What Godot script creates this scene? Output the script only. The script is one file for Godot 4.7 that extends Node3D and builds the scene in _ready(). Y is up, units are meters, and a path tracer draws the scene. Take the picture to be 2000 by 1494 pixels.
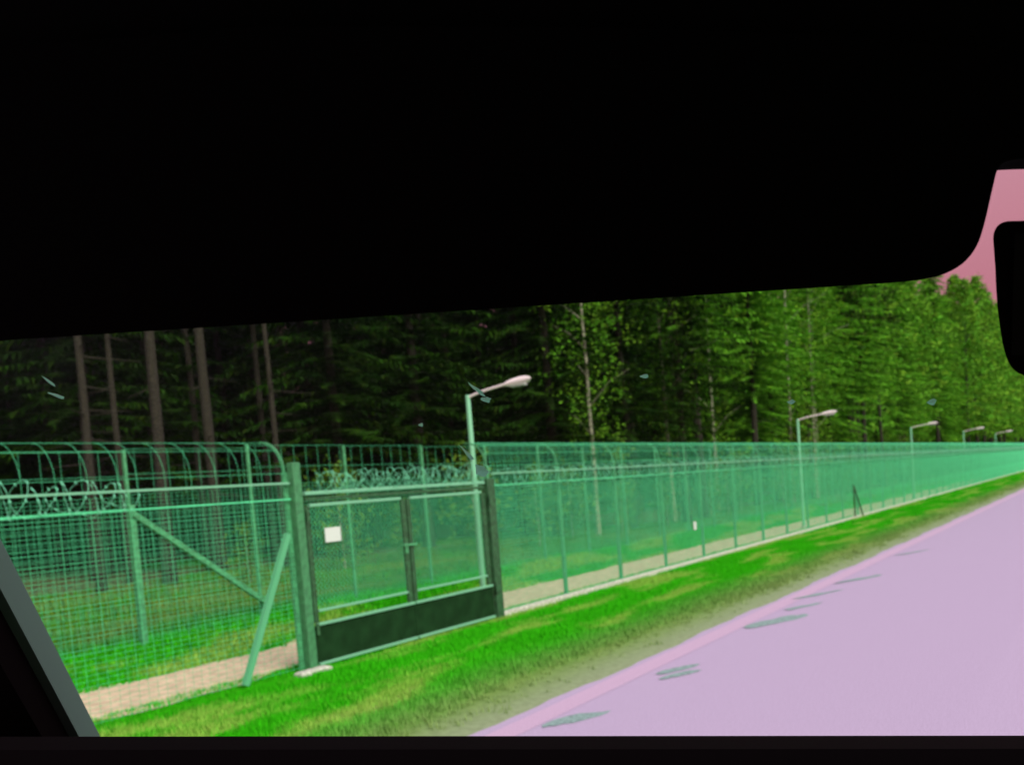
extends Node3D
# World: the road runs along -Z, the fence stands to its left (-X). w(d, y, t) = d metres left of the camera, y up, t metres along the road.

var rng := RandomNumberGenerator.new()
var taken := {}
var M := {}

class MB:
	var v := PackedVector3Array()
	var n := PackedVector3Array()
	var c := PackedColorArray()
	var i := PackedInt32Array()
	var tint := Color(1, 1, 1)
	func tri(a: Vector3, b: Vector3, d: Vector3) -> void:
		var nn := (d - a).cross(b - a).normalized()
		var k := v.size()
		v.append_array([a, b, d])
		n.append_array([nn, nn, nn])
		c.append_array([tint, tint, tint])
		i.append_array([k, k + 1, k + 2])
	func quad(a: Vector3, b: Vector3, d: Vector3, e: Vector3) -> void:
		var nn := (d - a).cross(b - a).normalized()
		var k := v.size()
		v.append_array([a, b, d, e])
		n.append_array([nn, nn, nn, nn])
		c.append_array([tint, tint, tint, tint])
		i.append_array([k, k + 1, k + 2, k, k + 2, k + 3])
	func hull(p: Array) -> void:   # 8 corners: bottom ring 0-3 (counter-clockwise from above), top ring 4-7
		quad(p[0], p[1], p[2], p[3])
		quad(p[7], p[6], p[5], p[4])
		for a in 4:
			var b: int = (a + 1) % 4
			quad(p[a + 4], p[b + 4], p[b], p[a])
	func box(at: Vector3, size: Vector3, bevel := 0.0) -> void:
		var h := size / 2.0
		if bevel <= 0.0:
			hull([at + Vector3(-h.x, -h.y, h.z), at + Vector3(h.x, -h.y, h.z), at + Vector3(h.x, -h.y, -h.z), at + Vector3(-h.x, -h.y, -h.z),
				at + Vector3(-h.x, h.y, h.z), at + Vector3(h.x, h.y, h.z), at + Vector3(h.x, h.y, -h.z), at + Vector3(-h.x, h.y, -h.z)])
			return
		var b := bevel
		var rings := [[-h.y, b], [-h.y + b, 0.0], [h.y - b, 0.0], [h.y, b]]
		var ring := []
		for r in rings:
			var x: float = h.x - r[1]
			var z: float = h.z - r[1]
			var pts := []
			for q in [[-x + b, z], [x - b, z], [x, z - b], [x, -z + b], [x - b, -z], [-x + b, -z], [-x, -z + b], [-x, z - b]]:
				pts.append(at + Vector3(q[0], r[0], q[1]))
			ring.append(pts)
		for k in 3:
			for a in 8:
				var e: int = (a + 1) % 8
				quad(ring[k + 1][a], ring[k + 1][e], ring[k][e], ring[k][a])
		for a in range(1, 7):
			tri(ring[3][0], ring[3][a + 1], ring[3][a])
			tri(ring[0][0], ring[0][a], ring[0][a + 1])
	func bar(a: Vector3, b: Vector3, wx: float, wy: float, up := Vector3.UP) -> void:   # a square bar from a to b
		var d := (b - a).normalized()
		var s := d.cross(up)
		s = (s if s.length() > 0.01 else d.cross(Vector3.RIGHT)).normalized() * wx / 2.0
		var u := s.cross(d).normalized() * wy / 2.0
		hull([a - s - u, a + s - u, b + s - u, b - s - u, a - s + u, a + s + u, b + s + u, b - s + u])
	func tube(p: Array, r: Array, sides: int, cap := false) -> void:
		var k0 := v.size()
		var ref := Vector3(0.31, 0.2, 0.93).normalized()
		for j in p.size():
			var d: Vector3 = (p[mini(j + 1, p.size() - 1)] - p[maxi(j - 1, 0)]).normalized()
			var s := d.cross(ref).normalized()
			var u := s.cross(d)
			for a in sides:
				var ang := TAU * a / sides
				var o := s * cos(ang) + u * sin(ang)
				v.append(p[j] + o * r[j])
				n.append(o)
				c.append(tint)
		for j in p.size() - 1:
			for a in sides:
				var e := (a + 1) % sides
				var q := k0 + j * sides
				i.append_array([q + a, q + e, q + sides + e, q + a, q + sides + e, q + sides + a])
		if cap:
			for end in 2:
				var q := k0 + (0 if end == 0 else (p.size() - 1) * sides)
				for a in range(1, sides - 1):
					i.append_array([q, q + a + 1, q + a] if end == 0 else [q, q + a, q + a + 1])
	func mesh() -> ArrayMesh:
		var arr := []
		arr.resize(Mesh.ARRAY_MAX)
		arr[Mesh.ARRAY_VERTEX] = v
		arr[Mesh.ARRAY_NORMAL] = n
		arr[Mesh.ARRAY_COLOR] = c
		arr[Mesh.ARRAY_INDEX] = i
		var m := ArrayMesh.new()
		m.add_surface_from_arrays(Mesh.PRIMITIVE_TRIANGLES, arr)
		return m

func w(d: float, y: float, t: float) -> Vector3:
	return Vector3(-d, y, -t)

func ground(d: float, t: float) -> float:
	var h := smoothstep(11.7, 13.6, d) * 0.38 + clampf((d - 13.6) / 30.0, 0, 1) * 0.5
	if d > 11.5:
		h += (sin(t * 0.7 + d) * 0.04 + sin(t * 0.23 - d * 0.6) * 0.06) * smoothstep(11.5, 14.0, d)
	if d > 5.2 and d < 9.3:
		h += 0.035 * sin((d - 5.2) / 4.1 * PI) * (1.0 + 0.4 * sin(t * 0.9) + 0.3 * sin(t * 2.3 + d))
	return h

func numbered(called: String) -> String:
	if not taken.has(called):
		taken[called] = 0
		return called
	taken[called] += 1
	return "%s_%03d" % [called, taken[called]]

func tag(o: Node, label: String, category: String, group := "") -> Node:
	o.set_meta("label", label)
	o.set_meta("category", category)
	if group != "":
		o.set_meta("group", group)
	return o

func thing(called: String, label: String, category: String, at: Vector3, group := "") -> Node3D:
	var o := Node3D.new()
	o.name = numbered(called)
	add_child(o)
	o.position = at
	tag(o, label, category, group)
	return o

func part(called: String, m, mat: Material, parent: Node, at := Vector3.ZERO) -> MeshInstance3D:
	var o := MeshInstance3D.new()
	o.name = called if parent != self else numbered(called)
	o.mesh = m.mesh() if m is MB else m
	o.material_override = mat
	parent.add_child(o, true)
	o.position = at
	return o

func struct(called: String, m, mat: Material) -> MeshInstance3D:
	var o := part(called, m, mat, self)
	o.set_meta("kind", "structure")
	return o

func lin(r: float, g: float, b: float) -> Color:
	return Color(r, g, b).linear_to_srgb()

func mat(called: String, col: Color, rough := 0.8, metal := 0.0, vc := false) -> StandardMaterial3D:
	var m := StandardMaterial3D.new()
	m.resource_name = called
	m.albedo_color = col
	m.roughness = rough
	m.metallic = metal
	m.vertex_color_use_as_albedo = vc
	M[called] = m
	return m

func noise_tex(freq: float, seed_: int, ramp: Array, size := 512, octaves := 4, kind := FastNoiseLite.TYPE_SIMPLEX_SMOOTH) -> NoiseTexture2D:
	var f := FastNoiseLite.new()
	f.seed = seed_
	f.noise_type = kind
	f.frequency = freq
	f.fractal_octaves = octaves
	var t := NoiseTexture2D.new()
	t.width = size
	t.height = size
	t.seamless = true
	t.noise = f
	var g := Gradient.new()
	var offs := PackedFloat32Array()
	var cols := PackedColorArray()
	for r in ramp:
		offs.append(r[0])
		cols.append(r[1])
	g.offsets = offs
	g.colors = cols
	t.color_ramp = g
	return t

func grain(m: StandardMaterial3D, scale: float, lo: float, hi: float, freq := 0.02, seed_ := 1, bump := 0.0) -> void:
	m.albedo_texture = noise_tex(freq, seed_, [[0.25, Color(lo, lo, lo)], [0.75, Color(hi, hi, hi)]])
	m.uv1_triplanar = true
	m.uv1_world_triplanar = true
	m.uv1_scale = Vector3(scale, scale, scale)
	if bump > 0.0:
		m.heightmap_enabled = true
		m.heightmap_texture = noise_tex(freq * 2.0, seed_ + 7, [[0.2, Color.BLACK], [0.8, Color.WHITE]])
		m.heightmap_scale = bump

# ------------------------------------------------------------------ scene
func _ready() -> void:
	rng.seed = 4711
	var cam := Camera3D.new()
	cam.name = "camera"
	add_child(cam)
	cam.basis = Basis.from_euler(Vector3(deg_to_rad(-3.0), deg_to_rad(35.42), deg_to_rad(-4.5)))
	cam.position = Vector3(0, 2.29, 0)
	cam.set_frustum(0.8788 * 0.05, Vector2(0, 0.1775 * 0.05), 0.05, 2500.0)
	cam.current = true
	var lens := CameraAttributesPhysical.new()
	lens.frustum_focal_length = 50.0
	lens.frustum_near = 0.05
	lens.frustum_far = 2500.0
	lens.exposure_aperture = 17.0
	lens.frustum_focus_distance = 0.8
	cam.attributes = lens
	cam.set_frustum(0.8788 * 0.05, Vector2(0, 0.1775 * 0.05), 0.05, 2500.0)

	var env := Environment.new()
	env.background_mode = Environment.BG_SKY
	var sky := Sky.new()
	var sm := ProceduralSkyMaterial.new()
	sm.sky_top_color = lin(0.70, 0.71, 0.84)
	sm.sky_horizon_color = lin(0.20, 0.050, 0.070)
	sm.sky_curve = 2.0
	sm.ground_horizon_color = lin(0.30, 0.14, 0.15)
	sm.ground_bottom_color = lin(0.12, 0.12, 0.08)
	sm.sky_energy_multiplier = 1.0
	sky.sky_material = sm
	env.sky = sky
	env.background_energy_multiplier = 1.0
	env.tonemap_mode = Environment.TONE_MAPPER_LINEAR
	env.tonemap_exposure = 2.35
	env.sdfgi_enabled = true
	env.ssao_enabled = true
	env.ssil_enabled = true
	var we := WorldEnvironment.new()
	we.name = "world_environment"
	we.environment = env
	add_child(we)
	var sun := DirectionalLight3D.new()
	sun.name = "sun"
	sun.light_energy = 0.5
	sun.light_angular_distance = 30.0
	sun.light_color = Color(1, 0.96, 0.92)
	sun.shadow_enabled = true
	add_child(sun)
	sun.look_at_from_position(Vector3.ZERO, Vector3(-1.0, -0.75, -0.35))

	materials()
	build_ground()
	build_road()
	build_fences()
	build_gate()
	build_lamps()
	build_forest()
	build_grass()
	build_van()

func materials() -> void:
	var m := mat("verge", Color(1, 1, 1), 0.95, 0.0, true)
	grain(m, 0.5, 0.92, 1.0, 0.03, 3)
	m.metallic_specular = 0.08
	m = mat("soil", lin(0.05, 0.06, 0.02), 0.95)
	m.albedo_color = Color(1, 1, 1)
	m.albedo_texture = noise_tex(0.03, 21, [[0.2, lin(0.035, 0.03, 0.015)], [0.5, lin(0.06, 0.10, 0.018)], [0.8, lin(0.14, 0.19, 0.05)]])
	m.uv1_triplanar = true
	m.uv1_world_triplanar = true
	m.uv1_scale = Vector3(0.2, 0.2, 0.2)
	m = mat("sand", lin(0.66, 0.56, 0.38), 0.95)
	m.metallic_specular = 0.1
	grain(m, 0.4, 0.88, 1.0, 0.02, 5)
	m = mat("asphalt", lin(0.49, 0.42, 0.60), 0.9)
	grain(m, 2.0, 0.82, 1.0, 0.06, 8)
	m.metallic_specular = 0.3
	m = mat("edge_line", lin(0.55, 0.42, 0.59), 0.9)
	grain(m, 2.0, 0.86, 1.0, 0.05, 9)
	m = mat("patch", lin(0.22, 0.36, 0.34), 0.8)
	grain(m, 1.0, 0.8, 1.1, 0.03, 10)
	m = mat("wire", lin(0.105, 0.70, 0.33), 0.6)
	grain(m, 0.22, 0.9, 1.0, 0.02, 11)
	m.metallic_specular = 0.25
	m = mat("post", lin(0.07, 0.36, 0.15), 0.5)
	grain(m, 0.7, 0.8, 1.0, 0.02, 12)
	m = mat("strut", lin(0.085, 0.40, 0.19), 0.6)
	m = mat("gate_post", lin(0.05, 0.25, 0.10), 0.6)
	grain(m, 0.7, 0.85, 1.0, 0.02, 19)
	m = mat("razor", lin(0.18, 0.66, 0.40), 0.5)
	m.metallic_specular = 0.3
	m = mat("gate_frame", lin(0.03, 0.13, 0.05), 0.5)
	grain(m, 0.8, 0.75, 1.0, 0.02, 13)
	m = mat("gate_rail", lin(0.16, 0.46, 0.28), 0.4)
	m = mat("gate_panel", lin(0.010, 0.044, 0.014), 0.7)
	m.metallic_specular = 0.15
	grain(m, 0.5, 0.85, 1.0, 0.012, 14)
	m = mat("concrete", lin(0.72, 0.78, 0.66), 0.9)
	grain(m, 0.8, 0.7, 1.0, 0.03, 15, 0.3)
	m = mat("sign", lin(0.58, 0.68, 0.63), 0.5)
	m = mat("lamp_pole", lin(0.20, 0.56, 0.33), 0.45)
	m = mat("lamp_head", lin(0.88, 0.82, 0.84), 0.35)
	m = mat("lamp_lens", lin(0.45, 0.50, 0.48), 0.15)
	m = mat("bark_pine", lin(0.034, 0.033, 0.017), 0.95)
	grain(m, 0.9, 0.45, 1.1, 0.03, 16, 2.0)
	m = mat("bark_birch", lin(0.42, 0.46, 0.30), 0.85)
	grain(m, 1.2, 0.35, 1.1, 0.02, 17, 0.6)
	for k in [["spruce_leaf", Color(1, 1, 1)], ["leaf", Color(1, 1, 1)]]:
		m = mat(k[0], k[1], 0.7, 0.0, true)
		m.cull_mode = BaseMaterial3D.CULL_DISABLED
		m.backlight_enabled = true
		m.backlight = Color(0.35, 0.45, 0.2)
		m.metallic_specular = 0.12
	m = mat("grass", Color(1, 1, 1), 0.75, 0.0, true)
	m.cull_mode = BaseMaterial3D.CULL_DISABLED
	m.backlight_enabled = true
	m.backlight = Color(0.4, 0.5, 0.2)
	m.metallic_specular = 0.1
	m = mat("cab", lin(0.006, 0.005, 0.005), 0.95)
	m.metallic_specular = 0.15
	m = mat("cab_paint", lin(0.05, 0.05, 0.055), 0.3)
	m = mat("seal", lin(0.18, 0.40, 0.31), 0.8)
	m = mat("mirror_glass", lin(0.02, 0.02, 0.02), 0.12)
	m.metallic_specular = 0.3
	m = mat("rubber", lin(0.012, 0.012, 0.012), 0.8)
	m = mat("splat", lin(0.50, 0.72, 0.60), 0.8)
	m.cull_mode = BaseMaterial3D.CULL_DISABLED
	m.backlight_enabled = true
	m.backlight = Color(0.5, 0.85, 0.7)
	m = mat("glass", Color(1, 1, 1, 0.03), 0.02)
	m.transparency = BaseMaterial3D.TRANSPARENCY_ALPHA
	m.metallic_specular = 0.1

# ------------------------------------------------------------------ ground
func build_ground() -> void:
	var fn := FastNoiseLite.new()
	fn.seed = 77
	fn.frequency = 0.35
	fn.fractal_octaves = 4
	var fine := FastNoiseLite.new()
	fine.seed = 78
	fine.frequency = 1.3
	var ds := [-600.0, -200.0, -60.0, -20.0, -8.0, -4.0, 0.0, 3.0]
	var d := 4.6
	while d < 16.0:
		ds.append(d)
		d += 0.2
	for x in [17.0, 19.0, 22.0, 26.0, 32.0, 45.0, 70.0, 150.0, 400.0, 900.0]:
		ds.append(x)
	var ts := [-300.0, -60.0, -20.0, -8.0]
	var t := -4.0
	while t < 60.0:
		ts.append(t)
		t += 0.35
	while t < 300.0:
		ts.append(t)
		t += 4.0
	for x in [400.0, 700.0, 1500.0]:
		ts.append(x)
	var mb := MB.new()
	var cols: int = ds.size()
	for a in ts.size():
		for b in cols:
			var dd: float = ds[b]
			var tt: float = ts[a]
			mb.v.append(w(dd, ground(dd, tt), tt))
			mb.n.append(Vector3.UP)
			var q := fn.get_noise_2d(dd * 2.2, tt * 0.5) * 1.3 + 0.35 * fine.get_noise_2d(dd, tt * 0.6)
			var green := Color(0.03, 0.30, 0.004)
			var straw := Color(0.22, 0.36, 0.065)
			var col := green.lerp(straw, clampf((q + 0.0) * 2.6, 0, 1) * (0.9 if dd < 8.0 else 0.5))
			if dd < 7.4:
				var sh := 1.0 - smoothstep(5.6 + 0.2 * q, 7.2 + 0.8 * q, dd)
				col = col.lerp(Color(0.16, 0.29, 0.07), sh)
				col = col.lerp(Color(0.26, 0.345, 0.20), 1.0 - smoothstep(5.15, 6.1, dd))
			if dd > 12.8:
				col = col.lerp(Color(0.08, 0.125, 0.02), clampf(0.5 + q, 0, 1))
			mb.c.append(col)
	for a in ts.size() - 1:
		for b in cols - 1:
			var k := a * cols + b
			mb.i.append_array([k, k + 1, k + cols + 1, k, k + cols + 1, k + cols])
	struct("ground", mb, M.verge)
	# the forest floor, a sheet above the ground from the bank on
	var ff := MB.new()
	var rows := []
	t = -60.0
	while t < 320.0:
		var e := 15.6 + 0.7 * sin(t * 0.31) + 0.5 * sin(t * 0.83 + 1.0) + 5.5 * (1.0 - smoothstep(8.0, 26.0, t))
		var row := []
		for x in [e, 24.0, 32.0, 45.0, 70.0, 150.0]:
			row.append(w(x, ground(x, t) + 0.03, t))
		rows.append(row)
		t += 1.0
	for a in rows.size() - 1:
		for b in 5:
			ff.quad(rows[a][b], rows[a + 1][b], rows[a + 1][b + 1], rows[a][b + 1])
	struct("forest_floor", ff, M.soil)
	# the sandy track inside the fence
	var sb := MB.new()
	var last := []
	t = -6.0
	while t < 300.0:
		var near := 9.78 + 0.12 * sin(t * 1.7) + 0.08 * sin(t * 4.1)
		var far := 11.75 + 0.15 * sin(t * 1.1 + 2.0) + 0.1 * sin(t * 3.3)
		var row := [w(near, ground(near, t) + 0.012, t), w((near + far) / 2, 0.016, t), w(far, ground(far, t) + 0.012, t)]
		if last.size():
			for b in 2:
				sb.quad(last[b], row[b], row[b + 1], last[b + 1])
		last = row
		t += 0.4 if t < 80.0 else 4.0
	struct("sandy_track", sb, M.sand)

func build_road() -> void:
	var mb := MB.new()
	var last := []
	var t := -80.0
	while t < 900.0:
		var e := 5.14 + 0.03 * sin(t * 1.1) + 0.02 * sin(t * 3.3) + 0.012 * sin(t * 9.1)
		var row := [w(e, 0.012, t), w(1.2, 0.05, t), w(-2.9, 0.012, t)]
		if last.size():
			for b in 2:
				mb.quad(row[b], last[b], last[b + 1], row[b + 1])
		last = row
		t += 0.25 if t > 0 and t < 60 else 5.0
	var road := struct("road", mb, M.asphalt)
	var le := MB.new()
	t = 3.0
	while t < 140.0:
		var l := 0.33
		if sin(t * 0.37) + sin(t * 0.13) > -1.9:
			le.quad(w(5.02, 0.0172, t + l), w(5.02, 0.0172, t), w(4.72, 0.0201, t), w(4.72, 0.0201, t + l))
		t += l
	part("edge_line", le, M.edge_line, road)
	# greenish patches along the edge
	for p in [[4.39, 12.94, 0.75, 0.13], [4.45, 9.45, 0.34, 0.07], [4.30, 9.2, 0.34, 0.06], [4.49, 7.15, 0.40, 0.09], [4.58, 15.76, 0.75, 0.06], [4.38, 17.9, 0.8, 0.08], [4.43, 14.34, 0.5, 0.06], [4.35, 23.0, 0.8, 0.05]]:
		var pb := MB.new()
		var c0 := Vector3.ZERO
		var pts := []
		for k in 22:
			var a := TAU * k / 22.0
			var r := 0.75 + 0.3 * rng.randf()
			pts.append(Vector3(sin(a) * p[3] * 1.5 * r + cos(a) * 0.35 * p[2], 0, -cos(a) * p[2] * r))
		for k in 22:
			pb.tri(c0, pts[(k + 1) % 22], pts[k])
		var at := w(p[0], 0.0, p[1])
		at.y = 0.012 + 0.038 * (5.14 - p[0]) / 3.94 + 0.006
		var o := part("green_patch", pb, M.patch, road, at)
		o.rotation.z = -0.010

# ------------------------------------------------------------------ fences
const BAY := 2.4
func fence_profile() -> Array:   # height and inward offset of the overhang
	var p := []
	for k in 7:
		var a := PI / 2 * k / 6.0
		p.append(Vector2(0.46 * (1.0 - cos(a)), 2.78 + 0.46 * sin(a)))
	return p

func panel_mesh(nv: int, every: int, loops: Array, r: float, prof: Array) -> ArrayMesh:   # nv uprights, of which every so many bends over at the top
	var mb := MB.new()
	for k in nv:
		var z := -(k + 0.5) * BAY / nv
		var pts := [Vector3(0, 0.06, z)]
		if k % every == every / 2:
			for q in prof:
				pts.append(Vector3(-q.x, q.y, z))
		else:
			pts.append(Vector3(0, 2.42, z))
		var rr := []
		for q in pts:
			rr.append(r)
		mb.tube(pts, rr, 3)
	var y := 0.08
	while y < 2.43:
		var fold := 0.0
		for f in [0.5, 1.2, 1.9]:
			if absf(y - f) < 0.06:
				fold = 0.02
		mb.tube([Vector3(0.006 + fold, y, 0), Vector3(0.006 + fold, y, -BAY)], [r * 0.95, r * 0.95], 3)
		y += 0.06
	for q in loops:
		var p: Vector2 = prof[q]
		mb.tube([Vector3(-p.x, p.y, 0), Vector3(-p.x, p.y, -BAY)], [r * 1.25, r * 1.25], 4)
	return mb.mesh()

func post_mesh(curved := true) -> ArrayMesh:
	var mb := MB.new()
	if not curved:
		mb.box(Vector3(0, 1.58, 0), Vector3(0.05, 3.16, 0.05))
		return mb.mesh()
	mb.box(Vector3(0, 1.39, 0), Vector3(0.06, 2.78, 0.07))
	var prof := fence_profile()
	for k in prof.size() - 1:
		mb.bar(Vector3(-prof[k].x, prof[k].y, 0), Vector3(-prof[k + 1].x, prof[k + 1].y, 0), 0.024, 0.024)
	return mb.mesh()

func coil_mesh(length: float, radius: float, pitch: float, sd: int, mess := 0.08) -> ArrayMesh:
	var g := RandomNumberGenerator.new()
	g.seed = sd
	var mb := MB.new()
	var turns := int(length / pitch)
	var seg := 12
	var p := []
	var rr := []
	for k in turns * seg + 1:
		var a := TAU * k / seg
		var s := 1.0 + 0.12 * sin(k * 0.37) + mess * sin(k * 0.113 + sd) + g.randf_range(-mess, mess) * 0.6
		p.append(Vector3(cos(a) * radius * s, sin(a) * radius * s, -length * k / (turns * seg) + 0.05 * sin(a * 1.5)))
		rr.append(0.0036)
		if k % 2 == 0:
			var c0: Vector3 = p[k]
			mb.quad(c0 + Vector3(0, 0.022, 0.012), c0 + Vector3(0.004, 0, 0.012), c0 + Vector3(0, -0.022, -0.012), c0 + Vector3(-0.004, 0, -0.012))
	mb.tube(p, rr, 3)
	return mb.mesh()

func rail_mesh(length: float, y: float, s: float) -> ArrayMesh:
	var mb := MB.new()
	mb.box(Vector3(0.045, y, -length / 2), Vector3(s, s, length - 0.01))
	return mb.mesh()

func build_fences() -> void:
	var bent := fence_profile()
	var straight := [Vector2(0, 2.75), Vector2(0, 3.0), Vector2(0, 3.15)]
	var panels := [panel_mesh(48, 2, [0, 2, 4, 6], 0.0036, bent), panel_mesh(20, 3, [0, 3, 6], 0.0023, bent), panel_mesh(24, 3, [0, 2], 0.0024, straight)]
	var post := post_mesh()
	var inner_post := post_mesh(false)
	var r1 := rail_mesh(BAY, 2.64, 0.028)
	var r2 := rail_mesh(BAY, 2.42, 0.022)
	var runs := [
		["mesh_fence", "green welded mesh fence running into the distance right of the gate", 9.45, 12.72, 76],
		["mesh_fence", "near stretch of green mesh fence left of the gate, with curved top", 9.45, 8.05 - 4 * BAY, 4],
		["inner_mesh_fence", "second green mesh fence on the grassy bank behind the sandy track", 13.0, 7.85 - 5 * BAY, 84]]
	for q in 3:
		var r = runs[q]
		var panel: ArrayMesh = panels[q]
		var n: int = r[4]
		var f := thing(r[0], r[1], "fence", w(r[2], ground(r[2], r[3]), r[3]))
		for k in n + 1:
			var jig := rng.randf_range(-0.02, 0.02) if k > 0 else 0.0
			var dy: float = ground(r[2], r[3] + k * BAY) - ground(r[2], r[3])
			if not (r[1].begins_with("near") and k == 3):
				part("fence_post", post if q < 2 else inner_post, M.post, f, Vector3(-0.045, dy + jig, -k * BAY))
			if k < n:
				part("mesh_panel", panel, M.wire, f, Vector3(rng.randf_range(-0.008, 0.008), dy, -k * BAY))
				if r[0] == "mesh_fence":
					part("rail", r1, M.gate_rail, f, Vector3(-0.004, 0, -k * BAY))
					part("rail", r2, M.wire, f, Vector3(-0.004, 0, -k * BAY))
		if q == 0:
			var pb := MB.new()
			for k in n:
				pb.box(Vector3(0.02, 0.04, -k * BAY - BAY / 2), Vector3(0.14, 0.13, BAY - 0.012), 0.01)
			var pl := part("concrete_base", pb, M.concrete, f)
			pl.set_meta("kind", "stuff")
		if r[1].begins_with("near"):
			var b := MB.new()   # the strut propping the gate side
			b.bar(Vector3(0.03, 0.05, -4 * BAY + 1.02), Vector3(0.03, 1.95, -4 * BAY + 0.10), 0.075, 0.075)
			part("strut", b, M.strut, f)
		elif r[0] == "inner_mesh_fence":
			var b := MB.new()
			var z := -5 * BAY
			b.bar(Vector3(0.06, 2.15, z), Vector3(0.10, 0.30, z - 2.5), 0.085, 0.085)
			part("strut", b, M.post, f)
			var sp := MB.new()
			sp.box(Vector3(0.0, 1.15, z), Vector3(0.11, 2.3, 0.11), 0.01)
			part("corner_post", sp, M.post, f)
		else:
			var b := MB.new()
			b.bar(Vector3(0.07, 1.40, -25.5), Vector3(0.10, 0.03, -26.7), 0.05, 0.05)
			b.bar(Vector3(0.07, 1.42, -25.5), Vector3(0.07, 0.03, -25.45), 0.05, 0.05)
			part("strut", b, M.gate_frame, f).set_meta("label", "dark steel prop against the fence")
			var tg := MB.new()
			tg.box(Vector3(0.05, 1.0, -8.9), Vector3(0.01, 0.22, 0.16))
			part("tag_plate", tg, M.sign, f)
	# razor wire
	var ca := coil_mesh(BAY, 0.165, 0.16, 5, 0.2)
	var cb := coil_mesh(BAY, 0.17, 0.15, 9, 0.2)
	var rw := [["coil of razor wire along the fence top right of the gate", 12.72, 60], ["coil of razor wire along the near fence top left of the gate", 8.05 - 4 * BAY, 3]]
	for r in rw:
		var o := thing("razor_wire", r[0], "razor wire", w(9.45, 2.56, r[1]), "razor wire coils")
		for k in r[2]:
			part("wire_coil", ca if k % 2 == 0 else cb, M.razor, o, Vector3(0.17 + rng.randf_range(-0.02, 0.02), rng.randf_range(-0.02, 0.03), -k * BAY))

func chain_mesh(l: float, y0: float, y1: float) -> ArrayMesh:
	var mb := MB.new()
	var s := 0.055
	var h := y1 - y0
	var x := -h
	while x < l:
		for dirn in 2:
			var a := maxf(x, 0.0)
			var b := minf(x + h, l)
			if b > a:
				var pa := Vector3(0.0, y0 + (a - x), -a)
				var pb := Vector3(0.0, y0 + (b - x), -b)
				if dirn == 1:
					pa = Vector3(0.005, y1 - (a - x), -a)
					pb = Vector3(0.005, y1 - (b - x), -b)
				mb.tube([pa, pb], [0.0026, 0.0026], 3)
		x += s * 1.414
	return mb.mesh()

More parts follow.
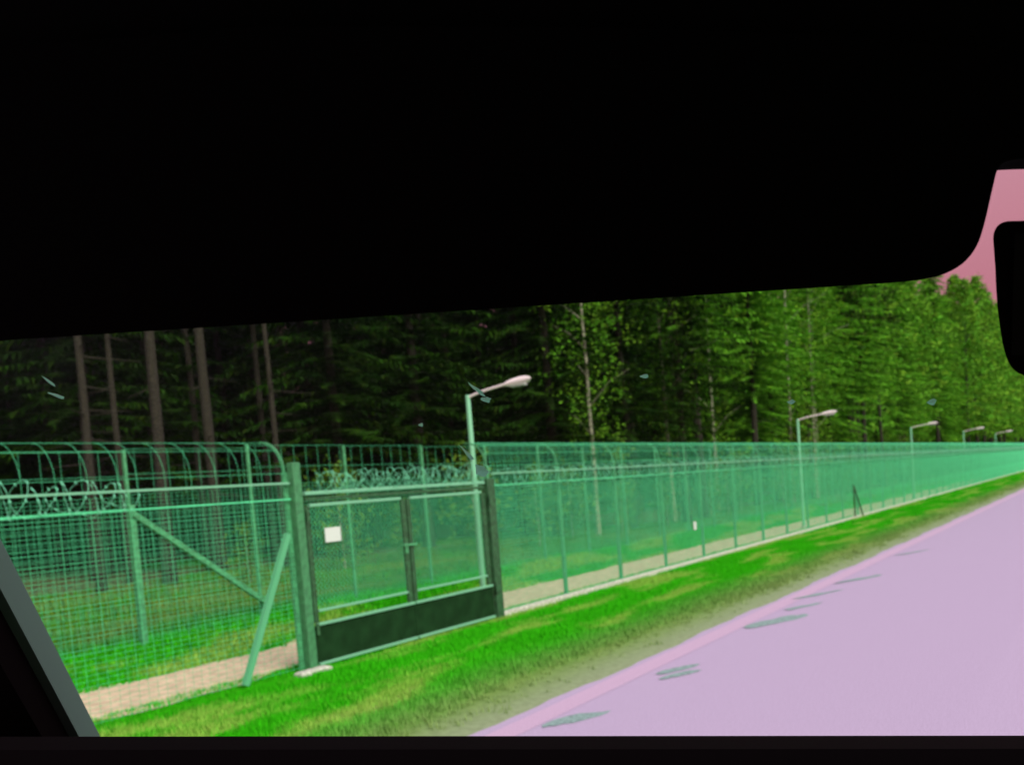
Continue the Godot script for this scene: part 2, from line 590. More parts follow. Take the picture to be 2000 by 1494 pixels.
func build_gate() -> void:
	var t0 := 8.08
	var t1 := 12.66
	var g := thing("double_gate", "dark green double leaf steel gate with solid lower panels in the fence", "gate", w(9.40, 0, t0))
	var len_ := t1 - t0
	var pb := MB.new()
	pb.box(Vector3(0, 1.46, -0.06), Vector3(0.14, 2.92, 0.14), 0.012)
	part("gate_post", pb, M.gate_post, g)
	pb = MB.new()
	pb.box(Vector3(0, 1.27, -len_ + 0.06), Vector3(0.16, 2.56, 0.20), 0.012)
	part("gate_post", pb, M.gate_frame, g)
	pb = MB.new()
	pb.box(Vector3(0.0, 2.485, -len_ / 2), Vector3(0.07, 0.055, len_ - 0.40), 0.008)
	part("top_beam", pb, M.gate_rail, g)
	pb = MB.new()
	pb.box(Vector3(0.0, 2.40, -len_ / 2), Vector3(0.05, 0.05, len_ - 0.42), 0.008)
	part("lower_beam", pb, M.gate_frame, g)
	var half := (len_ - 0.42) / 2
	for k in 2:
		var leaf := Node3D.new()
		leaf.name = "gate_leaf" if k == 0 else "gate_leaf_001"
		g.add_child(leaf)
		var z := -0.18 - k * (half + 0.03)
		leaf.position = Vector3(0, 0, z)
		var st := MB.new()
		for e in [0.04, half - 0.055]:
			st.box(Vector3(0, 1.48, -e), Vector3(0.06, 1.64, 0.075 if e < 1.0 else 0.09), 0.006)
		part("stile", st, M.gate_frame, leaf)
		for q in [[2.315, 0.045, M.gate_rail], [0.82, 0.035, M.gate_rail], [0.635, 0.04, M.gate_rail], [0.075, 0.04, M.gate_rail]]:
			var rb := MB.new()
			rb.box(Vector3(0.035 if q[0] < 0.7 else 0.0, q[0], -half / 2), Vector3(0.05, q[1], half - (0.19 if q[0] > 0.7 else 0.006)), 0.006)
			part("rail", rb, q[2], leaf)
		var lp := MB.new()
		lp.box(Vector3(0.008, 0.355, -half / 2), Vector3(0.02, 0.52, half + 0.02))
		part("solid_panel", lp, M.gate_panel, leaf)
		var ch := part("chain_link", chain_mesh(half - 0.2, 0.84, 2.29), M.wire, leaf, Vector3(0, 0, -0.09))
		if k == 0:
			var la := MB.new()
			la.box(Vector3(0.06, 1.57, -half + 0.02), Vector3(0.05, 0.035, 0.30), 0.006)
			la.box(Vector3(0.055, 1.52, -half + 0.10), Vector3(0.04, 0.16, 0.06), 0.006)
			part("latch", la, M.post, leaf)
	for k in 4:
		var hb := MB.new()
		hb.tube([Vector3(0.10, 0.5 + 1.6 * (k % 2), -0.155 if k < 2 else -len_ + 0.17), Vector3(0.10, 0.66 + 1.6 * (k % 2), -0.155 if k < 2 else -len_ + 0.17)], [0.025, 0.025], 8, true)
		part("hinge", hb, M.gate_frame, g)
	var sg := MB.new()
	sg.box(Vector3.ZERO, Vector3(0.008, 0.205, 0.30))
	tag(part("sign_plate", sg, M.sign, self, w(9.335, 1.875, 8.70)), "small blank white plate hung on the left gate leaf", "sign")
	var o := thing("razor_wire", "tangled coil of razor wire lying along the top of the gate", "razor wire", w(9.42, 2.64, t0 + 0.5), "razor wire coils")
	part("wire_coil", coil_mesh(2.1, 0.13, 0.15, 31, 0.3), M.razor, o, Vector3(0, 0, 0))
	part("wire_coil", coil_mesh(3.6, 0.11, 0.19, 33, 0.35), M.razor, o, Vector3(-0.03, 0.0, -0.25))
	part("wire_coil", coil_mesh(2.1, 0.14, 0.15, 32, 0.3), M.razor, o, Vector3(0.02, 0.01, -1.95))
	# concrete pad by the left post
	var cp := MB.new()
	cp.box(Vector3.ZERO, Vector3(0.20, 0.07, 0.55), 0.02)
	tag(part("concrete_block", cp, M.concrete, self, w(9.15, 0.05, 7.95)), "pale concrete block in the grass at foot of left gate post", "block")

# ------------------------------------------------------------------ lamps
func build_lamps() -> void:
	var root: Node3D
	var words := ["street lamp rising beside the right gate post, nearest of the row", "second street lamp of the row, standing over the mesh fence", "third street lamp of the row, in front of dark trees", "fourth and small street lamp of the row", "farthest and faintest street lamp of the row"]
	var ts := [13.12, 33.4, 54.7, 74.7, 94.8]
	for k in 5:
		var at := w(10.1, ground(10.1, ts[k]), ts[k])
		if k == 0:
			root = thing("street_lamp", words[0], "street lamp", at, "street lamps behind the fence")
			var b := MB.new()
			b.tube([Vector3(0, -0.1, 0), Vector3(0, 2.3, 0), Vector3(0, 4.16, 0)], [0.062, 0.055, 0.048], 10, true)
			part("pole", b, M.lamp_pole, root)
			b = MB.new()
			b.tube([Vector3(0, -0.02, 0), Vector3(0, 0.12, 0)], [0.12, 0.10], 10, true)
			part("pole_base", b, M.concrete, root)
			b = MB.new()
			var pts := []
			var rr := []
			for j in 7:
				var s := j / 6.0
				pts.append(Vector3(0.95 * s, 4.16 + 0.09 * s - 0.05 * pow(1.0 - s, 4), 0))
				rr.append(0.026)
			b.tube(pts, rr, 8, true)
			part("arm", b, M.lamp_head, root)
			b = MB.new()
			pts = []
			rr = []
			for q in [[0.0, 0.03], [0.06, 0.05], [0.18, 0.068], [0.34, 0.078], [0.46, 0.070], [0.54, 0.045], [0.57, 0.012]]:
				pts.append(Vector3(0.88 + q[0], 4.245 + 0.06 * q[0], 0))
				rr.append(q[1])
			b.tube(pts, rr, 12, true)
			var head := part("lamp_head", b, M.lamp_head, root)
			b = MB.new()
			b.box(Vector3(1.18, 4.195, 0), Vector3(0.34, 0.05, 0.11), 0.015)
			part("lens", b, M.lamp_lens, head)
		else:
			var c := root.duplicate()
			c.name = numbered("street_lamp")
			add_child(c)
			c.position = at
			c.rotation.y = rng.randf_range(-0.05, 0.05)
			c.set_meta("label", words[k])

# ------------------------------------------------------------------ forest
func spruce_crown(h: float, base: float, reach: float, sd: int, dense := 1.0, col := Color(0.016, 0.050, 0.006)) -> ArrayMesh:
	var g := RandomNumberGenerator.new()
	g.seed = sd
	var mb := MB.new()
	var y := base
	while y < h - 0.3:
		var f := (y - base) / (h - base)
		var r := reach * pow(1.0 - f, 0.75) + 0.15
		if f < 0.12:
			r *= 0.6 + 3.3 * f
		var count := 5 + g.randi() % 3
		var a0 := g.randf() * TAU
		for k in count:
			var a := a0 + TAU * k / count + g.randf_range(-0.35, 0.35)
			var out := Vector3(cos(a), 0, sin(a))
			var side := Vector3(-out.z, 0, out.x)
			var l := r * g.randf_range(0.55, 1.15)
			var yb := y + g.randf_range(-0.2, 0.2)
			var droop := g.randf_range(0.20, 0.55)
			var tone := g.randf_range(0.6, 1.25)
			var steps := int(clampf(l * 6.5 * dense, 4, 20))
			for s in steps:
				var q := (s + 0.6) / steps
				var at := out * l * q + Vector3(0, yb - droop * l * q * q * 0.8 + 0.12 * l * pow(q, 4), 0)
				var wlen := (0.14 + 0.24 * (1.0 - q) * l * 0.6) * g.randf_range(0.7, 1.3)
				var wide := 0.045 + 0.03 * g.randf()
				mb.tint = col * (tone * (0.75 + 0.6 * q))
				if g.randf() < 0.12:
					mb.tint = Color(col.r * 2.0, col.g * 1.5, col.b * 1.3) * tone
				for e in [-1.0, 1.0]:
					var tip: Vector3 = at + side * e * wlen + out * wlen * 0.55 + Vector3(0, g.randf_range(-0.2, 0.05), 0)
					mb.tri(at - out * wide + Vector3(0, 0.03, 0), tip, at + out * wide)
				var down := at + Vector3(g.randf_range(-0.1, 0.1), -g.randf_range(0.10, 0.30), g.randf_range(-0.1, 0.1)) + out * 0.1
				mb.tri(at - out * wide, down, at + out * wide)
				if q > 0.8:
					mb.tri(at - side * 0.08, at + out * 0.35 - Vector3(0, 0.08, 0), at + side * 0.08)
		y += g.randf_range(0.26, 0.46) / sqrt(dense)
	return mb.mesh()

func leaf_crown(h: float, base: float, reach: float, sd: int, clumps: int, leaf: float, col: Color) -> ArrayMesh:
	var g := RandomNumberGenerator.new()
	g.seed = sd
	var mb := MB.new()
	for k in clumps:
		var f := pow(g.randf(), 0.85)
		var y := lerpf(base, h, f)
		var env := sin(clampf(f * 0.86 + 0.12, 0, 1) * PI)
		var a := g.randf() * TAU
		var lobes := 0.75 + 0.35 * sin(a * 3.0 + y * 1.1) * sin(y * 0.9 + sd)
		var rad := reach * env * lobes * sqrt(g.randf_range(0.1, 1.0))
		var c0 := Vector3(cos(a) * rad, y - 0.12 * rad * rad / reach, sin(a) * rad)
		var size := g.randf_range(0.25, 0.6)
		var tone := g.randf_range(0.55, 1.3)
		var hue := g.randf()
		for j in 13:
			var p := c0 + Vector3(g.randfn(), g.randfn() * 0.7, g.randfn()) * size * 0.5
			var u := Vector3(g.randfn(), g.randfn() * 0.6 - 0.3, g.randfn()).normalized()
			var s := u.cross(Vector3(g.randfn(), g.randfn(), g.randfn())).normalized()
			var z := leaf * g.randf_range(0.7, 1.3)
			mb.tint = col * tone * g.randf_range(0.8, 1.2)
			mb.tint.r *= 0.8 + 0.6 * hue
			mb.quad(p - u * z, p + s * z * 0.5, p + u * z, p - s * z * 0.5)
	return mb.mesh()

func trunk_mesh(h: float, r: float, sd: int, limbs: Array, stubs := 0) -> ArrayMesh:
	var g := RandomNumberGenerator.new()
	g.seed = sd
	var mb := MB.new()
	var pts := []
	var rr := []
	var ox := 0.0
	var oz := 0.0
	for k in 13:
		var f := k / 12.0
		pts.append(Vector3(ox, h * f - (0.2 if k == 0 else 0.0), oz))
		rr.append(maxf(0.012, r * (1.0 - 0.92 * f)) * (1.25 if k == 0 else 1.0))
		ox += g.randf_range(-0.03, 0.03)
		oz += g.randf_range(-0.03, 0.03)
	mb.tube(pts, rr, 9)
	for l in limbs:
		var a := g.randf() * TAU
		var b := Vector3(0, l[0], 0)
		var e := Vector3(cos(a) * l[1], l[0] + l[2], sin(a) * l[1])
		mb.tube([b, b.lerp(e, 0.5) + Vector3(0, 0.12 * l[1], 0), e], [r * 0.3, r * 0.17, 0.008], 5)
	for k in stubs:
		var a := g.randf() * TAU
		var y := g.randf_range(1.6, h * 0.5)
		var l := g.randf_range(0.4, 1.6)
		var b := Vector3(0, y, 0)
		mb.tube([b, Vector3(cos(a) * l, y - g.randf_range(-0.1, 0.35), sin(a) * l)], [0.022, 0.006], 4)
	return mb.mesh()

func pine_crown(h: float, sd: int) -> ArrayMesh:
	return leaf_crown(h, h * 0.48, 2.4, sd, 210, 0.17, Color(0.03, 0.075, 0.012))

func build_forest() -> void:
	var proto := {}
	var bark := {"pine": M.bark_pine, "spruce": M.bark_pine, "birch": M.bark_birch, "sapling": M.bark_birch, "lit_spruce": M.bark_pine, "broadleaf": M.bark_pine}
	var leafm := {"pine": M.leaf, "spruce": M.spruce_leaf, "birch": M.leaf, "sapling": M.leaf, "lit_spruce": M.spruce_leaf, "broadleaf": M.leaf}
	proto.pine = []
	for k in 3:
		proto.pine.append([trunk_mesh(19.0 + k, 0.12 + 0.015 * k, 60 + k, [[11, 1.8, 1.0], [12.5, 2.0, 0.9], [14, 1.6, 1.2], [10, 1.5, 0.4]], 16), pine_crown(20.0 + k, 70 + k)])
	proto.spruce = []
	for k in 4:
		proto.spruce.append([trunk_mesh(20.0 + k, 0.20, 80 + k, [], 10), spruce_crown(20.5 + k, [1.2, 2.6, 4.2, 2.0][k], 3.0 + 0.25 * k, 90 + k)])
	proto.lit_spruce = []
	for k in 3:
		proto.lit_spruce.append([proto.spruce[k][0], spruce_crown(20.5 + k, [4.8, 3.4, 6.5][k], 3.2 + 0.25 * k, 190 + k, 1.3, Color(0.095, 0.30, 0.02))])  # light on the forest edge painted in as a brighter spruce crown colour
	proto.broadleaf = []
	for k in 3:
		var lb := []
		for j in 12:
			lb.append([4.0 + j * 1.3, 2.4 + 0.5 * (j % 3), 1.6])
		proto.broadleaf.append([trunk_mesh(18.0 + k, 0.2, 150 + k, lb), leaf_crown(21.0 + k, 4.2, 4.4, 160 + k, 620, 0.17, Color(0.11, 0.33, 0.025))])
	proto.birch = []
	for k in 2:
		var lb := []
		for j in 10:
			lb.append([4.0 + j * 1.1, 1.5 + 0.4 * (j % 3), 1.2])
		proto.birch.append([trunk_mesh(16.0 + k, 0.10, 100 + k, lb), leaf_crown(17.0 + k, 3.2, 2.5, 110 + k, 430, 0.072, Color(0.08, 0.24, 0.016))])
	proto.sapling = []
	for k in 3:
		proto.sapling.append([trunk_mesh(2.6, 0.03, 120 + k, [[0.8, 0.6, 0.7], [1.2, 0.6, 0.6], [1.6, 0.5, 0.5]]), leaf_crown(3.0 + 0.5 * k, 0.3, 1.1, 130 + k, 70, 0.075, Color(0.075, 0.18, 0.02))])
	var list := []   # kind, d, t, scale, label, group
	# trees the photograph shows one by one
	for q in [[21.0, 11.7, 1.0, "pale bare pine trunk leftmost in the dark wood above the fence"], [22.5, 13.4, 0.9, "thin pine trunk second from the left above the fence"], [21.0, 13.6, 1.15, "straight pine trunk third from the left above the fence"], [22.0, 15.95, 1.2, "reddish pine trunk fourth from the left, right of three greyer trunks"]]:
		list.append(["pine", q[0], q[1], q[2], q[3], ""])
	for q in [[15.2, 26.65, 0.9, "thin pale birch behind the fence, left of the twin birches"], [15.5, 33.64, 1.0, "left of twin birches rising out of the green undergrowth"], [15.5, 34.5, 1.05, "right of twin birches rising out of the green undergrowth"], [15.0, 48.0, 1.15, "bright white birch trunk above the second street lamp"], [15.0, 52.5, 1.0, "slender birch just right of the second street lamp"]]:
		list.append(["birch", q[0], q[1], q[2], q[3], ""])
	for q in [[15.0, 62.2, 0.9, "thin pale pine trunk rising between second and third street lamps"], [15.0, 70.2, 0.9, "straight reddish pine trunk just left of the third street lamp"]]:
		list.append(["pine", q[0], q[1], q[2], q[3], ""])
	var rg := RandomNumberGenerator.new()
	rg.seed = 99
	# left wood: bare pines, deep and dark
	var t := 2.0
	while t < 34.0:
		for row in 5:
			var d := 24.0 + row * 4.2 + rg.randf_range(-1.4, 1.4)
			var tt := t + rg.randf_range(-1.2, 1.2)
			list.append(["pine" if rg.randf() < (0.95 if row < 3 else 0.4) else "spruce", d, tt, rg.randf_range(0.85, 1.15), "", ""])
		t += 3.6
	# forest edge to the right
	t = 17.0
	while t < 100.0:
		for row in 3:
			var d := 16.0 + row * 3.6 + rg.randf_range(-1.0, 1.0) + 5.5 * (1.0 - smoothstep(8.0, 26.0, t)) * (0.6 if row == 0 else 0.2)
			var tt := t + rg.randf_range(-1.3, 1.3)
			var kind := "spruce" if t < 36.0 else "lit_spruce"
			if t < 24.0 and row == 0:
				continue
			var z := rg.randf()
			if z < 0.16 and t > 34.0:
				kind = "birch"
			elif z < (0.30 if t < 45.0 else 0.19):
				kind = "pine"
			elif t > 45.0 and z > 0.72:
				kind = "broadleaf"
			list.append([kind, d, tt, rg.randf_range(0.85, 1.1), "", ""])
		t += 3.3
	while t < 240.0:
		for row in 2:
			list.append(["lit_spruce" if rg.randf() < 0.22 else "broadleaf", 15.5 + row * 4.5 + rg.randf_range(-1.2, 1.2), t + rg.randf_range(-1.8, 1.8), rg.randf_range(0.85, 1.1), "", ""])
		t += 4.6
	t = 14.0
	while t < 90.0:
		list.append(["sapling", 14.6 + rg.randf_range(-0.5, 1.6) + 5.0 * (1.0 - smoothstep(8.0, 26.0, t)), t, rg.randf_range(0.5, 1.15), "", ""])
		t += rg.randf_range(0.9, 3.4)
	var names := {"pine": "pine_tree", "spruce": "spruce_tree", "lit_spruce": "spruce_tree", "birch": "birch_tree", "broadleaf": "leafy_tree", "sapling": "sapling"}
	var looks := {"pine": "bare trunked pine", "spruce": "dark spruce", "lit_spruce": "lit toned spruce", "birch": "pale stemmed birch", "broadleaf": "broad leafy tree", "sapling": "low green sapling"}
	var nth := ["first", "second", "third", "fourth", "fifth", "sixth", "seventh", "eighth", "ninth", "tenth", "eleventh", "twelfth", "thirteenth", "fourteenth", "fifteenth", "sixteenth", "seventeenth", "eighteenth", "nineteenth", "twentieth"]
	list.sort_custom(func(a, b): return a[2] / a[1] < b[2] / b[1])   # left to right as seen from the road
	var counted := {}
	for e in list:
		var kind: String = e[0]
		var v: Array = proto[kind][rg.randi() % proto[kind].size()]
		var label: String = e[4]
		if label == "":
			var px: float = e[2] / e[1]
			var zone := "left of the gate"
			for z in [[0.80, "behind the gate"], [1.0, "between gate and first lamp"], [1.30, "just right of the first lamp"], [1.6, "between first and second lamps"], [3.3, "between second and third lamps"], [5.4, "between third and fourth lamps"], [7.4, "between fourth and fifth lamps"], [9.4, "right of the fifth lamp"]]:
				if px > z[0]:
					zone = z[1]
			var depth := "at the wood's edge" if e[1] < (19.0 if e[2] > 26.0 else 25.5) else "deep in the wood"
			var key: String = kind + zone + depth
			counted[key] = counted.get(key, -1) + 1
			label = "%s %s from left %s, %s" % [nth[mini(counted[key], 19)], looks[kind], depth, zone]
		var o := thing(names[kind], label, "tree" if kind != "sapling" else "shrub", w(e[1], ground(e[1], e[2]), e[2]), "" if e[4] != "" else looks[kind] + "s of the forest")
		part("trunk", v[0], bark[kind], o)
		part("crown", v[1], leafm[kind], o)
		o.rotation = Vector3(rg.randf_range(-0.015, 0.015), rg.randf() * TAU, rg.randf_range(-0.015, 0.015))
		var s: float = e[3]
		o.scale = Vector3(s, s, s)
	# the far wood that reads as one dark mass
	var mm := MultiMesh.new()
	mm.transform_format = MultiMesh.TRANSFORM_3D
	mm.mesh = spruce_crown(21.0, 0.4, 3.6, 140, 0.8)
	var at := []
	for k in 560:
		var d := 0.0
		var tt := 0.0
		if k < 250:
			tt = rg.randf_range(-10.0, 75.0)
			d = rg.randf_range(38.0, 62.0) if tt < 36.0 else rg.randf_range(28.0, 50.0)
		else:
			tt = rg.randf_range(70.0, 320.0)
			if k >= 420:
				tt = rg.randf_range(-25.0, 60.0)
			d = rg.randf_range(25.0, 45.0) if k < 420 else rg.randf_range(40.0, 85.0)
		var b := Basis(Vector3.UP, rg.randf() * TAU).scaled(Vector3.ONE * rg.randf_range(0.8, 1.1))
		at.append(Transform3D(b, w(d, ground(d, tt), tt)))
	mm.instance_count = at.size()
	for k in at.size():
		mm.set_instance_transform(k, at[k])
	var far := MultiMeshInstance3D.new()
	far.name = "distant_forest"
	far.multimesh = mm
	far.material_override = M.spruce_leaf
	add_child(far)
	far.set_meta("kind", "stuff")
	tag(far, "dark mass of spruce forest deep behind the front trees", "forest")

# ------------------------------------------------------------------ grass
func build_grass() -> void:
	var mb := MB.new()
	var g := RandomNumberGenerator.new()
	g.seed = 5
	for k in 9:
		var a := g.randf() * TAU
		var at := Vector3(g.randf_range(-0.05, 0.05), 0, g.randf_range(-0.05, 0.05))
		var s := Vector3(cos(a), 0, sin(a)) * 0.006
		var h := g.randf_range(0.035, 0.08)
		var b := Vector3(-sin(a), 0, cos(a)) * h * g.randf_range(0.2, 0.8)
		mb.tri(at - s, at + Vector3(0, h, 0) + b, at + s)
	var fn := FastNoiseLite.new()
	fn.seed = 77
	fn.frequency = 0.35
	fn.fractal_octaves = 4
	var spots := []
	var tries := [[5.1, 9.36, 3.5, 30.0, 46000, 1.0], [5.1, 9.36, 30.0, 110.0, 26000, 1.3], [9.55, 10.0, 3.0, 40.0, 4500, 0.9], [11.6, 17.0, 2.0, 45.0, 34000, 1.6], [14.0, 22.0, 4.0, 30.0, 9000, 2.2]]
	for z in tries:
		for k in z[4]:
			var d := g.randf_range(z[0], z[1])
			var t := g.randf_range(z[2], z[3])
			var q := fn.get_noise_2d(d * 2.2, t * 0.5) * 1.3
			if d < 7.6 and g.randf() > pow(smoothstep(5.2, 6.9 + 1.0 * q, d), 1.2):
				continue
			var s: float = z[5] * g.randf_range(0.6, 1.25) * (0.75 if q > 0.15 and d < 9 else 1.0)
			spots.append([w(d, ground(d, t) - 0.005, t), g.randf() * TAU, s, q, d])
	var mm := MultiMesh.new()
	mm.transform_format = MultiMesh.TRANSFORM_3D
	mm.use_colors = true
	mm.mesh = mb.mesh()
	mm.instance_count = spots.size()
	for k in spots.size():
		var p = spots[k]
		mm.set_instance_transform(k, Transform3D(Basis(Vector3.UP, p[1]).scaled(Vector3.ONE * p[2]), p[0]))
		var col := Color(0.035, 0.45, 0.005).lerp(Color(0.30, 0.50, 0.085), clampf((p[3] + 0.02) * 3.2, 0, 1) * (0.5 + 0.5 * g.randf()))
		if p[4] < 7.2:
			col = col.lerp(Color(0.20, 0.32, 0.10), 1.0 - smoothstep(5.6, 7.2, p[4]))
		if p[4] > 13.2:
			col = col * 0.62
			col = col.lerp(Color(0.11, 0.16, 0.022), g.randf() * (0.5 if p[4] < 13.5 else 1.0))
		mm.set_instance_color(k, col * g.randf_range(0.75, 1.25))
	var o := MultiMeshInstance3D.new()
	o.name = "grass"
	o.multimesh = mm
	o.material_override = M.grass
	add_child(o)
	o.set_meta("kind", "stuff")
	tag(o, "short bright green grass on the verge and the bank behind the fence", "grass")

func slab(o: PackedVector2Array, z0: float, z1: float, inset: float) -> MB:   # an outline with thickness, its far face rounded in by the inset
	var b := MB.new()
	for cut in 2:   # round the corners
		var soft := PackedVector2Array()
		for k in o.size():
			var e := o[(k + 1) % o.size()]
			soft.append(o[k].lerp(e, 0.25))
			soft.append(o[k].lerp(e, 0.75))
		o = soft
	var tris := Geometry2D.triangulate_polygon(o)
	var lo := o[0]
	var hi := o[0]
	for p in o:
		lo = lo.min(p)
		hi = hi.max(p)
	var mid := (lo + hi) / 2.0
	var half := (hi - lo) / 2.0
	var back := PackedVector2Array()
	for p in o:
		back.append(mid + (p - mid) * (half - Vector2(inset, inset)) / half)
	for k in range(0, tris.size(), 3):
		for f in [[o, z0], [back, z1]]:
			b.tri(Vector3(f[0][tris[k]].x, f[0][tris[k]].y, f[1]), Vector3(f[0][tris[k + 1]].x, f[0][tris[k + 1]].y, f[1]), Vector3(f[0][tris[k + 2]].x, f[0][tris[k + 2]].y, f[1]))
	for k in o.size():
		var e := (k + 1) % o.size()
		b.quad(Vector3(o[k].x, o[k].y, z0), Vector3(o[e].x, o[e].y, z0), Vector3(back[e].x, back[e].y, z1), Vector3(back[k].x, back[k].y, z1))
	return b

# ------------------------------------------------------------------ the van whose cab the camera sits in
func build_van() -> void:
	var van := thing("van", "dark cab of the van from which the scene is seen, visor folded down", "van", Vector3(0, 2.29, 0))
	van.rotation = Basis.from_euler(Vector3(0, deg_to_rad(35.42), deg_to_rad(-4.5))).get_euler()
	var L := -0.55
	var R := 1.35
	var zf := func(y: float) -> float: return -(0.960 - (y + 0.090) * 0.776)   # the raked windscreen plane
	# left windscreen pillar with its pale seal
	for s in [0, 1]:
		var xs := [L, L - 0.16] if s == 0 else [R + 0.16, R]
		var b := MB.new()
		var pts := []
		for y in [-0.45, 0.30]:
			var z: float = zf.call(y)
			pts.append_array([Vector3(minf(xs[0], xs[1]), y, z + 0.10), Vector3(maxf(xs[0], xs[1]), y, z + 0.10), Vector3(maxf(xs[0], xs[1]), y, z), Vector3(minf(xs[0], xs[1]), y, z)])
		b.hull(pts)
		part("windscreen_pillar", b, M.cab, van)
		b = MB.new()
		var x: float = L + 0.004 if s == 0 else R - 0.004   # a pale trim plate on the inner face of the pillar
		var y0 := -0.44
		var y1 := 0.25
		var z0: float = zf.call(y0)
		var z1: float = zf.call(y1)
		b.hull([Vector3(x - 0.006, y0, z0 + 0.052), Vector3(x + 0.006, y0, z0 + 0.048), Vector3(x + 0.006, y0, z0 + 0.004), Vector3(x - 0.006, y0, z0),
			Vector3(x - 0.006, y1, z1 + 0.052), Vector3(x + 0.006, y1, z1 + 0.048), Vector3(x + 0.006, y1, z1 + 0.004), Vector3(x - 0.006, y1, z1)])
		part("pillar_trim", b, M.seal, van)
	# windscreen
	var gb := MB.new()
	var a := Vector3(L, -0.44, zf.call(-0.44) - 0.012)
	var c := Vector3(R, 0.30, zf.call(0.30) - 0.012)
	gb.quad(Vector3(a.x, a.y, a.z), Vector3(a.x, c.y, c.z), c, Vector3(c.x, a.y, a.z))
	var glass := part("windscreen", gb, M.glass, van)
	# dirt splats stuck on the glass: position as slopes from the camera, length, width, angle
	for q in [[-0.0368, 0.1166, 0.024, 0.004, -0.75], [-0.0263, 0.1050, 0.012, 0.006, -0.2], [-0.0475, 0.0439, 0.026, 0.004, -0.95], [-0.0323, 0.0246, 0.020, 0.012, -1.0], [-0.5229, 0.1250, 0.016, 0.003, -0.9], [-0.5158, 0.1094, 0.017, 0.004, -0.4], [-0.100, 0.0759, 0.005, 0.004, 0.0], [0.1547, 0.1312, 0.008, 0.004, 0.0], [0.323, 0.1023, 0.009, 0.005, 0.1], [0.4842, 0.1024, 0.010, 0.007, 0.0]]:
		var k := 0.960 - 0.090 * 0.776
		var dep: float = k / (1.0 + 0.776 * q[1])
		var at := Vector3(q[0] * dep, q[1] * dep, -dep + 0.001)
		var sb := MB.new()
		var ax := Vector3(1, 0, 0)
		var ay := Vector3(0, 1, 0.776).normalized()
		var nn := ax.cross(ay) * 0.0018
		var u: Vector3 = ax * cos(q[4]) + ay * sin(q[4])
		var s: Vector3 = -ax * sin(q[4]) + ay * cos(q[4])
		var ring := []
		for j in 14:
			var an := TAU * j / 14.0
			var rr := rng.randf_range(0.7, 1.1)
			ring.append(u * cos(an) * q[2] * 0.5 * rr + s * sin(an) * q[3] * 0.5 * rr * (1.0 + 0.5 * cos(an)))
		for j in 14:
			sb.tri(nn, ring[j], ring[(j + 1) % 14])
		part("dirt_speck", sb, M.splat, glass, at)
	# roof, header and walls
	var b := MB.new()
	b.hull([Vector3(L - 0.16, 0.270, -0.60), Vector3(R + 0.16, 0.270, -0.60), Vector3(R + 0.16, 0.268, -0.705), Vector3(L - 0.16, 0.268, -0.705), Vector3(L - 0.16, 0.34, -0.55), Vector3(R + 0.16, 0.34, -0.55), Vector3(R + 0.16, 0.34, -0.66), Vector3(L - 0.16, 0.34, -0.66)])
	part("header_rail", b, M.cab, van)
	b = MB.new()
	b.box(Vector3((L + R) / 2, 0.37, 0.55), Vector3(R - L + 0.34, 0.055, 2.40), 0.01)
	part("roof", b, M.cab, van)
	b = MB.new()
	b.box(Vector3((L + R) / 2, -0.75, 1.70), Vector3(R - L + 0.34, 2.2, 0.06))
	part("rear_wall", b, M.cab, van)
	b = MB.new()
	b.box(Vector3((L + R) / 2, -1.62, 0.2), Vector3(R - L + 0.30, 0.06, 2.9))
	part("floor", b, M.cab, van)
	for s in [0, 1]:
		var x := L - 0.13 if s == 0 else R + 0.13
		b = MB.new()
		b.box(Vector3(x, -1.02, 0.15), Vector3(0.06, 1.12, 2.9), 0.01)
		b.box(Vector3(x, -0.07, 1.2), Vector3(0.06, 0.80, 0.9), 0.01)
		b.box(Vector3(x, 0.30, 0.05), Vector3(0.06, 0.09, 1.4), 0.01)
		var door := part("door", b, M.cab, van)
		b = MB.new()
		b.quad(Vector3(x, -0.46, -1.1), Vector3(x, 0.26, -0.65), Vector3(x, 0.26, 0.75), Vector3(x, -0.46, 0.75))
		part("side_window", b, M.glass, door)
	b = MB.new()
	b.box(Vector3((L + R) / 2, -1.05, -1.42), Vector3(R - L + 0.32, 1.1, 0.5), 0.05)
	part("nose", b, M.cab_paint, van)
	# dashboard
	b = MB.new()
	var prof := [Vector2(-0.62, -0.62), Vector2(-0.66, -0.34), Vector2(-0.70, -0.245), Vector2(-0.74, -0.222), Vector2(-0.80, -0.2275), Vector2(-0.95, -0.285), Vector2(-1.12, -0.345), Vector2(-1.20, -0.47), Vector2(-1.15, -0.62)]
	for k in prof.size():
		var p: Vector2 = prof[k]
		var q: Vector2 = prof[(k + 1) % prof.size()]
		b.quad(Vector3(L - 0.10, p.y, p.x), Vector3(L - 0.10, q.y, q.x), Vector3(R + 0.10, q.y, q.x), Vector3(R + 0.10, p.y, p.x))
	for k in range(1, prof.size() - 1):
		for x in [L - 0.10, R + 0.10]:
			b.tri(Vector3(x, prof[0].y, prof[0].x), Vector3(x, prof[k].y, prof[k].x), Vector3(x, prof[k + 1].y, prof[k + 1].x))
	part("dashboard", b, M.cab, van)
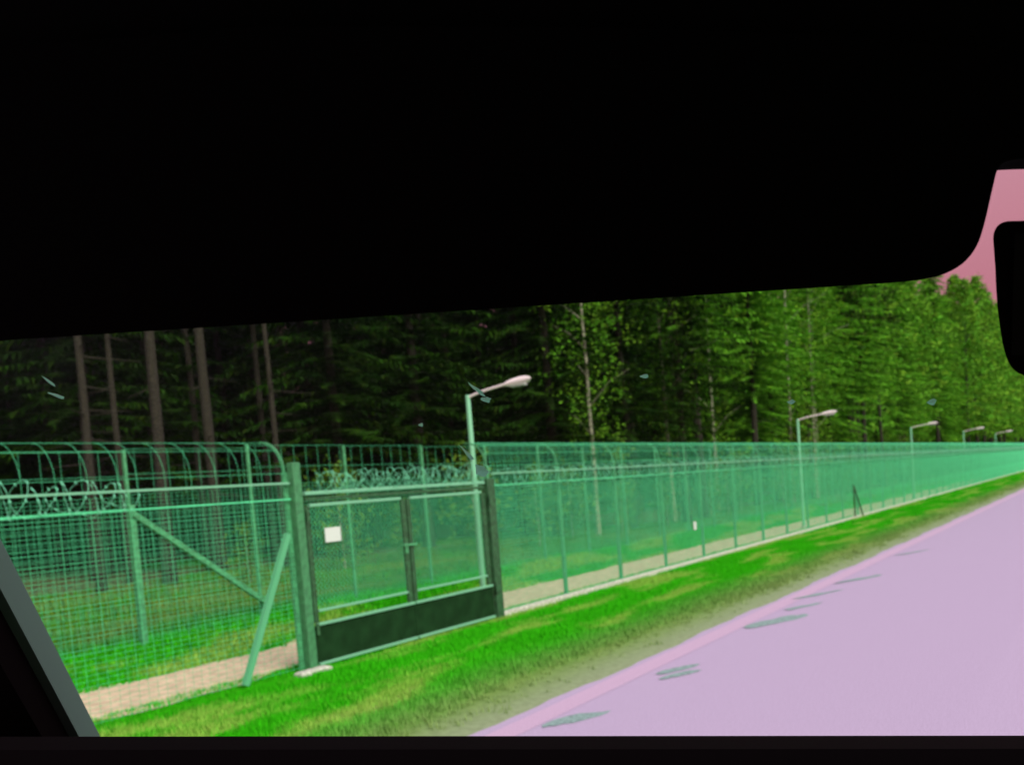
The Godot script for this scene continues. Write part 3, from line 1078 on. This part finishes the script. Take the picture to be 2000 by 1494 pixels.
	# sun visor: an outline in its own plane, with thickness
	var o := PackedVector2Array([Vector2(-0.46, 0.0849), Vector2(-0.317, 0.094), Vector2(-0.1, 0.1080), Vector2(0.1, 0.1211), Vector2(0.22, 0.1288), Vector2(0.262, 0.1318), Vector2(0.280, 0.1385), Vector2(0.290, 0.1480), Vector2(0.2955, 0.160), Vector2(0.3015, 0.190), Vector2(0.3040, 0.2015), Vector2(0.310, 0.2055), Vector2(0.33, 0.2068), Vector2(0.36, 0.207), Vector2(0.36, 0.285), Vector2(-0.46, 0.285)])
	b = slab(o, -0.55, -0.566, 0.006)
	part("sun_visor", b, M.cab, van)
	# rear-view mirror
	o = PackedVector2Array([Vector2(0.3035, 0.150), Vector2(0.3020, 0.158), Vector2(0.3035, 0.164), Vector2(0.3075, 0.1675), Vector2(0.314, 0.1685), Vector2(0.47, 0.170), Vector2(0.485, 0.160), Vector2(0.480, 0.085), Vector2(0.468, 0.072), Vector2(0.335, 0.070), Vector2(0.322, 0.073), Vector2(0.3145, 0.079), Vector2(0.3095, 0.094), Vector2(0.3055, 0.120)])
	b = slab(o, -0.55, -0.585, 0.022)
	var mir := part("rear_view_mirror", b, M.cab, van)
	b = MB.new()
	b.quad(Vector3(0.315, 0.085, -0.5485), Vector3(0.315, 0.16, -0.5485), Vector3(0.475, 0.16, -0.5485), Vector3(0.475, 0.085, -0.5485))
	part("mirror_glass", b, M.mirror_glass, mir)
	b = MB.new()
	b.tube([Vector3(0.40, 0.13, -0.58), Vector3(0.40, 0.20, -0.64), Vector3(0.40, 0.27, -0.66)], [0.012, 0.010, 0.014], 8)
	part("mirror_stem", b, M.cab, mir)
	# wheels
	for k in 4:
		b = MB.new()
		b.tube([Vector3(-0.11, 0, 0), Vector3(-0.10, 0, 0), Vector3(0.10, 0, 0), Vector3(0.11, 0, 0)], [0.30, 0.34, 0.34, 0.30], 20, true)
		part("wheel", b, M.rubber, van, Vector3([L - 0.02, R + 0.02][k % 2], -1.95, [-1.0, 1.3][k / 2]))
